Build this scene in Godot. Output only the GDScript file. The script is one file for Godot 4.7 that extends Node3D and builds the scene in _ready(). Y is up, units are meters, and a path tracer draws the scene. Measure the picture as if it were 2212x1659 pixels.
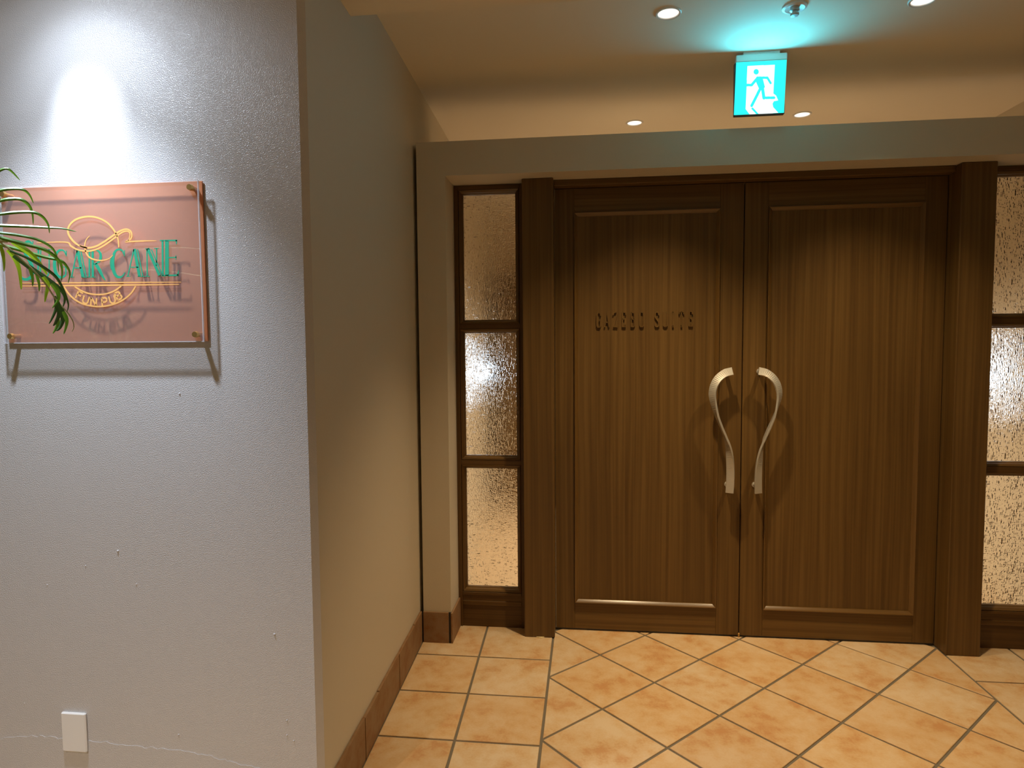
extends Node3D

# ---- camera numbers solved from the tile grid (2212 x 1659 frame) ----
const F := 1399.154
const EYE := Vector3(0.15915, 1.37942, 2.61115)
const CX := Vector3(0.99336, -0.00764, -0.11479)
const CY := Vector3(0.00064, 0.99812, -0.06124)
const CZ := Vector3(0.11504, 0.06072, 0.99150)
# ---- levels ----
const CEIL := 2.575          # ceiling of the passage and the suite
const LOW := 2.425           # lower ceiling over the camera
const LOW_Z := 0.557
const ZN := 0.947            # face of the wall that carries the sign
const DOOR_Z := -0.455
const FRAME_Z := -0.446
const POST_Z := -0.36
const PIER_Z := -0.265
const PIER_BACK := -0.71
const SOFFIT := 2.13
const HEAD_TOP := 2.28
const MID := 0.866           # centre line of the doors
const S := 0.305             # tile module
var M := {}

# ---------------------------------------------------------------- helpers
func lin_at(px: float, py: float, axis: int, val: float) -> Vector3:
	var d := CX * ((px - 1106.0) / F) + CY * ((829.5 - py) / F) - CZ
	var t := (val - EYE[axis]) / d[axis]
	return EYE + d * t

func left_x(z: float) -> float:
	return -0.613 + 0.033 * (z + 0.26)

func mat(c: Color, rough := 0.6, metal := 0.0) -> StandardMaterial3D:
	var m := StandardMaterial3D.new()
	m.albedo_color = c
	m.roughness = rough
	m.metallic = metal
	return m

func rgb(r: float, g: float, b: float) -> Color:
	return Color(r / 255.0, g / 255.0, b / 255.0)

func st_new() -> SurfaceTool:
	var st := SurfaceTool.new()
	st.begin(Mesh.PRIMITIVE_TRIANGLES)
	return st

func tri(st: SurfaceTool, a: Vector3, b: Vector3, c: Vector3, out: Vector3) -> void:
	var n := (b - a).cross(c - a)
	if n.length_squared() < 1e-16:
		return
	n = n.normalized()
	if n.dot(out) < 0.0:
		n = -n
	else:
		var t := b
		b = c
		c = t
	for v in [a, b, c]:
		st.set_normal(n)
		st.set_uv(Vector2(v.x + v.z, v.y))
		st.add_vertex(v)

func quad(st: SurfaceTool, a: Vector3, b: Vector3, c: Vector3, d: Vector3, out: Vector3) -> void:
	tri(st, a, b, c, out)
	tri(st, a, c, d, out)

func obj(called: String, st: SurfaceTool, m: Material, parent: Node = self) -> MeshInstance3D:
	var o := MeshInstance3D.new()
	o.name = called
	o.mesh = st.commit()
	o.material_override = m
	o.cast_shadow = GeometryInstance3D.SHADOW_CASTING_SETTING_ON
	parent.add_child(o, true)
	return o

func thing(called: String, label: String, category: String, group := "") -> Node3D:
	var o := Node3D.new()
	o.name = called
	add_child(o, true)
	o.set_meta("label", label)
	o.set_meta("category", category)
	if group != "":
		o.set_meta("group", group)
	return o

func setting(called: String, label: String, category: String) -> Node3D:
	var o := thing(called, label, category)
	o.set_meta("kind", "structure")
	return o

# a box with chamfered edges
func add_box(st: SurfaceTool, lo: Vector3, hi: Vector3, b := 0.0) -> void:
	var c := (lo + hi) * 0.5
	var h := (hi - lo) * 0.5
	var bb := minf(b, minf(h.x, minf(h.y, h.z)) * 0.9)
	for ax in 3:
		var u := (ax + 1) % 3
		var v := (ax + 2) % 3
		for s in [-1.0, 1.0]:
			var o := Vector3.ZERO
			o[ax] = s
			var pts := []
			for k in [[-1, -1], [1, -1], [1, 1], [-1, 1]]:
				var p := Vector3.ZERO
				p[ax] = s * h[ax]
				p[u] = k[0] * (h[u] - bb)
				p[v] = k[1] * (h[v] - bb)
				pts.append(c + p)
			quad(st, pts[0], pts[1], pts[2], pts[3], o)
	if bb <= 0.0:
		return
	for ax in 3:
		var u := (ax + 1) % 3
		var v := (ax + 2) % 3
		for su in [-1.0, 1.0]:
			for sv in [-1.0, 1.0]:
				var o := Vector3.ZERO
				o[u] = su
				o[v] = sv
				var pts := []
				for k in [[-1.0, 0], [1.0, 0], [1.0, 1], [-1.0, 1]]:
					var p := Vector3.ZERO
					p[ax] = k[0] * (h[ax] - bb)
					p[u] = su * (h[u] - (bb if k[1] == 1 else 0.0))
					p[v] = sv * (h[v] - (bb if k[1] == 0 else 0.0))
					pts.append(c + p)
				quad(st, pts[0], pts[1], pts[2], pts[3], o)
	for sx in [-1.0, 1.0]:
		for sy in [-1.0, 1.0]:
			for sz in [-1.0, 1.0]:
				var sg := Vector3(sx, sy, sz)
				var hb := h - Vector3.ONE * bb
				tri(st, c + sg * Vector3(h.x, hb.y, hb.z), c + sg * Vector3(hb.x, h.y, hb.z), c + sg * Vector3(hb.x, hb.y, h.z), sg)

func box(called: String, m: Material, parent: Node, lo: Vector3, hi: Vector3, b := 0.0) -> MeshInstance3D:
	var st := st_new()
	add_box(st, lo, hi, b)
	return obj(called, st, m, parent)

# an upright prism over a plan polygon (x, z), with a small chamfer along the top edge
func add_prism(st: SurfaceTool, poly: PackedVector2Array, y0: float, y1: float, b := 0.0) -> void:
	var inner := poly
	if b > 0.0:
		var off := Geometry2D.offset_polygon(poly, -b, Geometry2D.JOIN_MITER)
		if off.size() == 1 and off[0].size() == poly.size():
			# match the first corner
			var best := 0
			for i in off[0].size():
				if off[0][i].distance_to(poly[0]) < off[0][best].distance_to(poly[0]):
					best = i
			inner = PackedVector2Array()
			for i in poly.size():
				inner.append(off[0][(best + i) % poly.size()])
			if Geometry2D.is_polygon_clockwise(inner) != Geometry2D.is_polygon_clockwise(poly):
				inner = poly
				b = 0.0
		else:
			b = 0.0
	var idx := Geometry2D.triangulate_polygon(inner)
	for i in range(0, idx.size(), 3):
		var a := inner[idx[i]]
		var q := inner[idx[i + 1]]
		var c := inner[idx[i + 2]]
		tri(st, Vector3(a.x, y1, a.y), Vector3(q.x, y1, q.y), Vector3(c.x, y1, c.y), Vector3.UP)
		if b == 0.0:
			tri(st, Vector3(a.x, y0, a.y), Vector3(q.x, y0, q.y), Vector3(c.x, y0, c.y), Vector3.DOWN)
	var cw := Geometry2D.is_polygon_clockwise(poly)
	for i in poly.size():
		var j := (i + 1) % poly.size()
		var e := poly[j] - poly[i]
		var n := Vector2(e.y, -e.x)
		if cw:
			n = -n
		var o := Vector3(n.x, 0, n.y)
		quad(st, Vector3(poly[i].x, y0, poly[i].y), Vector3(poly[j].x, y0, poly[j].y), Vector3(poly[j].x, y1 - b, poly[j].y), Vector3(poly[i].x, y1 - b, poly[i].y), o)
		if b > 0.0:
			quad(st, Vector3(poly[i].x, y1 - b, poly[i].y), Vector3(poly[j].x, y1 - b, poly[j].y), Vector3(inner[j].x, y1, inner[j].y), Vector3(inner[i].x, y1, inner[i].y), o + Vector3.UP)

func prism(called: String, m: Material, parent: Node, poly: PackedVector2Array, y0: float, y1: float, b := 0.0) -> MeshInstance3D:
	var st := st_new()
	add_prism(st, poly, y0, y1, b)
	return obj(called, st, m, parent)

# a polygon in the x-y plane, extruded from z0 to z1
func add_plate(st: SurfaceTool, poly: PackedVector2Array, z0: float, z1: float) -> void:
	var idx := Geometry2D.triangulate_polygon(poly)
	for i in range(0, idx.size(), 3):
		var a := poly[idx[i]]
		var q := poly[idx[i + 1]]
		var c := poly[idx[i + 2]]
		tri(st, Vector3(a.x, a.y, z1), Vector3(q.x, q.y, z1), Vector3(c.x, c.y, z1), Vector3.BACK)
		tri(st, Vector3(a.x, a.y, z0), Vector3(q.x, q.y, z0), Vector3(c.x, c.y, z0), Vector3.FORWARD)
	var cw := Geometry2D.is_polygon_clockwise(poly)
	for i in poly.size():
		var j := (i + 1) % poly.size()
		var e := poly[j] - poly[i]
		var n := Vector2(e.y, -e.x)
		if cw:
			n = -n
		quad(st, Vector3(poly[i].x, poly[i].y, z0), Vector3(poly[j].x, poly[j].y, z0), Vector3(poly[j].x, poly[j].y, z1), Vector3(poly[i].x, poly[i].y, z1), Vector3(n.x, n.y, 0))

# one mitred side of a rectangular moulding; profile points are (inset, z)
func mould_side(called: String, m: Material, parent: Node, r: Rect2, side: int, profile: Array) -> MeshInstance3D:
	var st := st_new()
	for k in profile.size() - 1:
		var q := []
		for pr in [profile[k], profile[k + 1]]:
			var d: float = pr[0]
			var x0 := r.position.x + d
			var x1 := r.end.x - d
			var y0 := r.position.y + d
			var y1 := r.end.y - d
			var ends := [[Vector3(x0, y0, pr[1]), Vector3(x1, y0, pr[1])], [Vector3(x1, y0, pr[1]), Vector3(x1, y1, pr[1])], [Vector3(x1, y1, pr[1]), Vector3(x0, y1, pr[1])], [Vector3(x0, y1, pr[1]), Vector3(x0, y0, pr[1])]]
			q.append(ends[side])
		var inward: Vector3 = [Vector3.UP, Vector3.LEFT, Vector3.DOWN, Vector3.RIGHT][side]
		var dd: float = profile[k + 1][0] - profile[k][0]
		var dz: float = profile[k + 1][1] - profile[k][1]
		var out := Vector3.BACK * dd - inward * dz
		quad(st, q[0][0], q[0][1], q[1][1], q[1][0], out)
	return obj(called, st, m, parent)

func moulding(called: String, mv: Material, mh: Material, parent: Node, r: Rect2, profile: Array) -> void:
	for s in 4:
		mould_side(called, mh if s % 2 == 0 else mv, parent, r, s, profile)

# a lathe about a vertical axis; profile points (radius, y)
func add_lathe(st: SurfaceTool, at: Vector3, profile: Array, n := 32) -> void:
	for k in profile.size() - 1:
		var a = profile[k]
		var b = profile[k + 1]
		for i in n:
			var t0 := TAU * i / n
			var t1 := TAU * (i + 1) / n
			var d0 := Vector3(cos(t0), 0, sin(t0))
			var d1 := Vector3(cos(t1), 0, sin(t1))
			var out: Vector3 = (d0 + d1) * 0.5 * (a[1] - b[1]) + Vector3.UP * (b[0] - a[0])
			quad(st, at + d0 * a[0] + Vector3.UP * a[1], at + d1 * a[0] + Vector3.UP * a[1], at + d1 * b[0] + Vector3.UP * b[1], at + d0 * b[0] + Vector3.UP * b[1], out)

# a rod between two points
func add_rod(st: SurfaceTool, a: Vector3, b: Vector3, r0: float, r1: float, n := 14) -> void:
	var w := (b - a).normalized()
	var u := w.cross(Vector3.UP if absf(w.y) < 0.9 else Vector3.RIGHT).normalized()
	var v := w.cross(u)
	for i in n:
		var t0 := TAU * i / n
		var t1 := TAU * (i + 1) / n
		var d0 := u * cos(t0) + v * sin(t0)
		var d1 := u * cos(t1) + v * sin(t1)
		quad(st, a + d0 * r0, a + d1 * r0, b + d1 * r1, b + d0 * r1, d0 + d1)
		tri(st, a, a + d0 * r0, a + d1 * r0, -w)
		tri(st, b, b + d0 * r1, b + d1 * r1, w)

func smooth_path(pts: Array, per := 6) -> Array:
	var out := []
	for i in pts.size() - 1:
		var p0 = pts[maxi(i - 1, 0)]
		var p1 = pts[i]
		var p2 = pts[i + 1]
		var p3 = pts[mini(i + 2, pts.size() - 1)]
		for k in per:
			var t := float(k) / per
			out.append(0.5 * ((2.0 * p1) + (p2 - p0) * t + (2.0 * p0 - 5.0 * p1 + 4.0 * p2 - p3) * t * t + (3.0 * p1 - p0 - 3.0 * p2 + p3) * t * t * t))
	out.append(pts[pts.size() - 1])
	return out

func band_poly(path: Array, widths: Array) -> PackedVector2Array:
	var l := PackedVector2Array()
	var r := PackedVector2Array()
	for i in path.size():
		var d: Vector2 = (path[mini(i + 1, path.size() - 1)] - path[maxi(i - 1, 0)]).normalized()
		var n := Vector2(-d.y, d.x)
		var t := float(i) / (path.size() - 1) * (widths.size() - 1)
		var k := mini(int(t), widths.size() - 2)
		var w: float = lerpf(widths[k], widths[k + 1], t - k) * 0.5
		l.append(path[i] + n * w)
		r.append(path[i] - n * w)
	r.reverse()
	l.append_array(r)
	return l

func add_band(st: SurfaceTool, path: Array, widths: Array, z0: float, z1: float) -> void:
	# a flat band drawn in x-y, cut into short quads
	for i in path.size() - 1:
		var q := []
		for j in [i, i + 1]:
			var d: Vector2 = (path[mini(j + 1, path.size() - 1)] - path[maxi(j - 1, 0)]).normalized()
			var n := Vector2(-d.y, d.x)
			var t := float(j) / (path.size() - 1) * (widths.size() - 1)
			var k := mini(int(t), widths.size() - 2)
			var w: float = lerpf(widths[k], widths[k + 1], t - k) * 0.5
			q.append([path[j] + n * w, path[j] - n * w])
		var a: Vector2 = q[0][0]
		var b: Vector2 = q[0][1]
		var c: Vector2 = q[1][1]
		var e: Vector2 = q[1][0]
		quad(st, Vector3(a.x, a.y, z1), Vector3(b.x, b.y, z1), Vector3(c.x, c.y, z1), Vector3(e.x, e.y, z1), Vector3.BACK)
		quad(st, Vector3(a.x, a.y, z0), Vector3(b.x, b.y, z0), Vector3(c.x, c.y, z0), Vector3(e.x, e.y, z0), Vector3.FORWARD)
		var nn := (a - b)
		quad(st, Vector3(a.x, a.y, z0), Vector3(e.x, e.y, z0), Vector3(e.x, e.y, z1), Vector3(a.x, a.y, z1), Vector3(nn.x, nn.y, 0))
		quad(st, Vector3(b.x, b.y, z0), Vector3(c.x, c.y, z0), Vector3(c.x, c.y, z1), Vector3(b.x, b.y, z1), -Vector3(nn.x, nn.y, 0))

# ---------------------------------------------------------------- textures
func noise_bytes(seed_: int, freq: float, w: int, h: int, octaves := 4) -> PackedByteArray:
	var n := FastNoiseLite.new()
	n.seed = seed_
	n.noise_type = FastNoiseLite.TYPE_SIMPLEX_SMOOTH
	n.frequency = freq
	n.fractal_octaves = octaves
	var im := n.get_seamless_image(w, h)
	im.convert(Image.FORMAT_L8)
	return im.get_data()

func wood_image(across: bool) -> ImageTexture:
	var w := 1024
	var h := 256
	var fine := FastNoiseLite.new()
	fine.seed = 5
	fine.frequency = 1.0
	fine.noise_type = FastNoiseLite.TYPE_SIMPLEX_SMOOTH
	fine.fractal_type = FastNoiseLite.FRACTAL_NONE
	var im := Image.create(w if not across else h, h if not across else w, false, Image.FORMAT_RGB8)
	var dark := rgb(79, 57, 28)
	var mid := rgb(101, 76, 39)
	var pale := rgb(122, 95, 53)
	for x in w:
		for y in h:
			# grain runs along y; both ends meet because the noise runs on circles
			var a := TAU * x / w
			var b := TAU * y / h
			var cx := cos(a)
			var sx := sin(a)
			var cy := cos(b) * 0.16
			var sy := sin(b) * 0.16
			var streak := fine.get_noise_3d(cx * 2.2 + cy, sx * 2.2 + sy, 20.0 + cy) * 0.45
			streak += fine.get_noise_3d(cx * 5.0 + cy, sx * 5.0 + sy, cy * 2.0) * 0.45
			streak += fine.get_noise_3d(cx * 17.0 + cy, sx * 17.0 + sy, 7.0 + sy) * 0.24
			streak += fine.get_noise_3d(cx * 60.0 + cy * 4.0, sx * 60.0 + sy * 4.0, 3.0) * 0.16
			streak += fine.get_noise_3d(cx * 150.0 + cy * 12.0, sx * 150.0 + sy * 12.0, 11.0) * 0.12
			var t := clampf(0.5 + 0.42 * streak, 0.0, 1.0)
			var c := dark.lerp(mid, t * 2.0) if t < 0.5 else mid.lerp(pale, t * 2.0 - 1.0)
			if across:
				im.set_pixel(y, x, c)
			else:
				im.set_pixel(x, y, c)
	return ImageTexture.create_from_image(im)

func wood(across: bool, offset: Vector3, tint := Color.WHITE) -> StandardMaterial3D:
	var m := mat(tint, 0.42)
	m.albedo_texture = M.wood_h if across else M.wood_v
	m.uv1_triplanar = true
	m.uv1_world_triplanar = true
	m.uv1_triplanar_sharpness = 8.0
	m.uv1_scale = Vector3(2.3, 0.7, 2.3) if not across else Vector3(0.7, 2.3, 0.7)
	m.uv1_offset = offset
	m.metallic_specular = 0.4
	return m

func tile_image() -> ImageTexture:
	var n := 1024
	var a := noise_bytes(21, 0.006, n, n, 5)
	var b := noise_bytes(33, 0.02, n, n, 4)
	var c := noise_bytes(47, 0.12, n, n, 3)
	var data := PackedByteArray()
	data.resize(n * n * 3)
	var pale := rgb(214, 194, 164)
	var mid := rgb(207, 178, 137)
	var rust := rgb(195, 152, 106)
	for i in n * n:
		var t := 0.50 * a[i] / 255.0 + 0.36 * b[i] / 255.0 + 0.16 * c[i] / 255.0
		t = clampf((t - 0.30) / 0.46, 0.0, 1.0)
		var col := pale.lerp(mid, t / 0.55) if t < 0.55 else mid.lerp(rust, (t - 0.55) / 0.45)
		data[i * 3] = int(col.r * 255)
		data[i * 3 + 1] = int(col.g * 255)
		data[i * 3 + 2] = int(col.b * 255)
	return ImageTexture.create_from_image(Image.create_from_data(n, n, false, Image.FORMAT_RGB8, data))

func plaster_bump(seed_: int, f1: float, f2: float, mix: float) -> ImageTexture:
	var n := 1024
	var a := noise_bytes(seed_, f1, n, n, 3)
	var b := noise_bytes(seed_ + 9, f2, n, n, 2)
	var data := PackedByteArray()
	data.resize(n * n)
	for i in n * n:
		data[i] = int(a[i] * (1.0 - mix) + b[i] * mix)
	return ImageTexture.create_from_image(Image.create_from_data(n, n, false, Image.FORMAT_L8, data))

func glass_bump() -> ImageTexture:
	# pressed figured glass: short woven ridges, upright and level, at random
	var n := 1024
	var acc := PackedFloat32Array()
	acc.resize(n * n)
	acc.fill(0.0)
	var rng := RandomNumberGenerator.new()
	rng.seed = 77
	for k in 6500:
		var cx := rng.randi_range(0, n - 1)
		var cy := rng.randi_range(0, n - 1)
		var upright := rng.randf() < 0.5
		var ln := rng.randi_range(10, 26)
		var wd := rng.randi_range(6, 10)
		var amp := rng.randf_range(0.4, 1.0) * (1.0 if rng.randf() < 0.7 else -1.0)
		for i in range(-ln, ln + 1):
			for j in range(-wd, wd + 1):
				var x := posmod(cx + (j if upright else i), n)
				var y := posmod(cy + (i if upright else j), n)
				var e := 1.0 - pow(absf(float(i)) / (ln + 1), 4.0)
				acc[y * n + x] += amp * e * (0.5 + 0.5 * cos(PI * j / (wd + 1)))
	var data := PackedByteArray()
	data.resize(n * n)
	for i in n * n:
		data[i] = int(clampf(0.40 + 0.14 * acc[i], 0.0, 1.0) * 255.0)
	return ImageTexture.create_from_image(Image.create_from_data(n, n, false, Image.FORMAT_L8, data))

func seg_dist(p: Vector2, a: Vector2, b: Vector2) -> float:
	var t := clampf((p - a).dot(b - a) / (b - a).length_squared(), 0.0, 1.0)
	return p.distance_to(a + (b - a) * t)

func exit_image() -> ImageTexture:
	var n := 256
	var im := Image.create(n, n, false, Image.FORMAT_RGB8)
	var cyan := rgb(42, 236, 228)
	var white := rgb(255, 255, 255)
	var door := PackedVector2Array([Vector2(600, 480), Vector2(1140, 455), Vector2(1125, 1000), Vector2(1180, 1040), Vector2(1222, 1130), Vector2(1140, 1145), Vector2(1112, 1190), Vector2(1125, 1255), Vector2(1230, 1366), Vector2(660, 1404), Vector2(576, 1300)])
	var torso := PackedVector2Array([Vector2(790, 690), Vector2(860, 680), Vector2(915, 735), Vector2(955, 880), Vector2(900, 940), Vector2(835, 905), Vector2(775, 780)])
	var segs := [[800, 702, 1000, 702, 23], [1000, 702, 1065, 802, 22], [800, 712, 692, 838, 26], [692, 842, 560, 842, 25], [905, 890, 938, 1085, 31], [938, 1083, 1140, 1080, 25], [868, 900, 697, 1236, 27], [712, 1290, 830, 1408, 20]]
	for y in n:
		for x in n:
			var u := (x + 0.5) / n
			var v := (y + 0.5) / n
			var px := 375.0 - 33.0 * v + 1000.0 * u
			var py := 415.0 - 55.0 * u + 1003.0 * v
			var q := Vector2(px, py)
			var c := cyan
			if Geometry2D.is_point_in_polygon(q, door):
				c = white
			var man := q.distance_to(Vector2(775, 590)) < 52.0 or Geometry2D.is_point_in_polygon(q, torso)
			for s in segs:
				if seg_dist(q, Vector2(s[0], s[1]), Vector2(s[2], s[3])) < s[4]:
					man = true
			if man:
				c = cyan
			im.set_pixel(x, y, c)
	return ImageTexture.create_from_image(im)

func make_materials() -> void:
	M.wood_v = wood_image(false)
	M.wood_h = wood_image(true)
	M.door_v = wood(false, Vector3(0, 0, 0))
	M.door_p1 = wood(false, Vector3(0.37, 0.2, 0))
	M.door_p2 = wood(false, Vector3(0.71, 0.5, 0))
	M.door_h = wood(true, Vector3(0.1, 0.3, 0))
	M.frame_v = wood(false, Vector3(0.55, 0.1, 0.2), rgb(226, 216, 206))
	M.frame_h = wood(true, Vector3(0.25, 0.6, 0.2), rgb(226, 216, 206))
	M.mould_v = wood(false, Vector3(0.15, 0.8, 0.4), rgb(255, 250, 240))
	M.mould_h = wood(true, Vector3(0.45, 0.15, 0.4), rgb(255, 250, 240))
	for k in ["mould_v", "mould_h"]:
		M[k].roughness = 0.28
		M[k].clearcoat_enabled = true
		M[k].clearcoat = 0.3
		M[k].clearcoat_roughness = 0.22
	# plaster
	var nn := FastNoiseLite.new()
	nn.seed = 3
	nn.noise_type = FastNoiseLite.TYPE_SIMPLEX_SMOOTH
	nn.frequency = 0.045
	nn.fractal_octaves = 3
	var nim := nn.get_seamless_image(2048, 2048, false, false, 0.05)
	nim.convert(Image.FORMAT_L8)
	var near_b := ImageTexture.create_from_image(nim)
	var fine_b := plaster_bump(8, 0.09, 0.02, 0.25)
	M.near = mat(rgb(204, 201, 199), 0.22)
	M.near.metallic_specular = 0.65
	M.near.heightmap_enabled = true
	M.near.heightmap_texture = near_b
	M.near.heightmap_scale = 0.085
	M.near.uv1_triplanar = true
	M.near.uv1_world_triplanar = true
	M.near.uv1_scale = Vector3(2.8, 2.8, 2.8)
	M.near.uv1_offset = Vector3(0.68, 0.756, 0.0)
	M.wall = mat(rgb(206, 197, 178), 0.62)
	M.wall.heightmap_enabled = true
	M.wall.heightmap_texture = fine_b
	M.wall.heightmap_scale = 0.03
	M.wall.uv1_triplanar = true
	M.wall.uv1_world_triplanar = true
	M.wall.uv1_scale = Vector3(3.4, 3.4, 3.4)
	M.ceiling = mat(rgb(232, 223, 204), 0.85)
	M.suite = mat(rgb(226, 206, 172), 0.8)
	M.carpet = mat(rgb(164, 144, 116), 0.95)
	# tiles
	M.tile_tex = tile_image()
	M.tiles = []
	var tints := [rgb(255, 252, 248), rgb(250, 240, 226), rgb(255, 246, 232), rgb(246, 236, 224)]
	for i in 4:
		var m := mat(tints[i], 0.5)
		m.albedo_texture = M.tile_tex
		m.uv1_triplanar = true
		m.uv1_world_triplanar = true
		m.uv1_scale = Vector3(0.72, 0.72, 0.72)
		m.uv1_offset = Vector3(0.23 * i, 0.11 * i, 0.37 * i)
		m.heightmap_enabled = true
		m.heightmap_texture = fine_b
		m.heightmap_scale = 0.03
		M.tiles.append(m)
	M.base_tile = mat(rgb(176, 158, 142), 0.6)
	M.base_tile.albedo_texture = M.tile_tex
	M.base_tile.uv1_triplanar = true
	M.base_tile.uv1_world_triplanar = true
	M.base_tile.uv1_scale = Vector3(1.1, 1.1, 1.1)
	M.grout = mat(rgb(112, 104, 90), 0.95)
	# glass
	M.glass = mat(Color(1, 0.985, 0.96, 0.0), 0.0)
	M.glass.refraction_enabled = true
	M.glass.refraction_scale = 0.05
	M.glass.transparency = BaseMaterial3D.TRANSPARENCY_ALPHA
	M.glass.heightmap_enabled = true
	M.glass.heightmap_texture = glass_bump()
	M.glass.heightmap_scale = 0.56
	M.glass.uv1_triplanar = true
	M.glass.uv1_world_triplanar = true
	M.glass.uv1_scale = Vector3(2.6, 2.6, 2.6)
	# metals, plastics
	M.satin = mat(rgb(206, 204, 196), 0.42, 0.7)
	M.white = mat(rgb(225, 225, 222), 0.4)
	M.plate = mat(rgb(240, 238, 234), 0.3)
	M.brass = mat(rgb(214, 178, 112), 0.3, 0.9)
	M.copper = mat(rgb(222, 147, 104), 0.38, 0.45)
	M.acrylic = mat(Color(0.95, 0.97, 1.0, 0.05), 0.02)
	M.acrylic.transparency = BaseMaterial3D.TRANSPARENCY_ALPHA
	M.edge = mat(Color(0.92, 0.93, 0.95, 0.45), 0.15)
	M.edge.transparency = BaseMaterial3D.TRANSPARENCY_ALPHA
	M.green = mat(rgb(38, 150, 112), 0.5)
	M.gold = mat(rgb(236, 176, 100), 0.45)
	M.leaf = mat(rgb(86, 138, 44), 0.38)
	M.leaf.backlight_enabled = true
	M.leaf.backlight = Color(0.3, 0.42, 0.08)
	M.leaf_dark = mat(rgb(56, 88, 44), 0.35)
	M.leaf_dark.backlight_enabled = true
	M.leaf_dark.backlight = Color(0.12, 0.2, 0.05)
	M.leaf_pale = mat(rgb(150, 190, 48), 0.4)
	M.leaf_pale.backlight_enabled = true
	M.leaf_pale.backlight = Color(0.5, 0.6, 0.1)
	M.rachis = mat(rgb(186, 180, 132), 0.5)
	M.pot = mat(rgb(120, 84, 62), 0.6)
	M.soil = mat(rgb(58, 44, 34), 0.95)

# ---------------------------------------------------------------- lights
func spot(called: String, at: Vector3, aim: Vector3, angle: float, soft: float, energy: float, c: Color, size: float) -> void:
	var l := SpotLight3D.new()
	l.name = called
	add_child(l, true)
	l.position = at
	var up := Vector3.UP if absf((aim - at).normalized().y) < 0.95 else Vector3.FORWARD
	l.look_at_from_position(at, aim, up)
	l.spot_angle = angle
	l.spot_angle_attenuation = soft
	l.spot_range = 12.0
	l.spot_attenuation = 2.0
	l.light_energy = energy
	l.light_color = c
	l.light_size = size
	l.shadow_enabled = true

const WARM := Color(1.0, 0.87, 0.68)
const SUITE := Color(1.0, 0.91, 0.78)
const COOL := Color(0.86, 0.92, 1.0)

func downlight(label: String, x: float, y: float, z: float, energy: float, angle: float, c: Color, lens: Color, aim := Vector3.DOWN, group := "", glow := 1.1) -> Node3D:
	var t := thing("recessed_downlight", label, "downlight", group)
	var st := st_new()
	add_lathe(st, Vector3(x, y, z), [[0.037, 0.0], [0.038, -0.004], [0.044, -0.005], [0.046, -0.003], [0.047, 0.0]], 40)
	obj("trim_ring", st, M.white, t)
	var g := mat(Color(0.9, 0.9, 0.9), 0.4)
	g.emission_enabled = true
	g.emission = lens
	g.emission_energy_multiplier = glow
	st = st_new()
	add_lathe(st, Vector3(x, y, z), [[0.037, -0.001], [0.028, -0.0006], [0.012, -0.0003], [0.0, -0.0002]], 40)
	# the lens faces down
	obj("lens", st, g, t)
	spot("downlight_beam", Vector3(x, y - 0.012, z), Vector3(x, y - 0.012, z) + aim, angle, 0.9, energy, c, 0.03)
	return t

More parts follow.
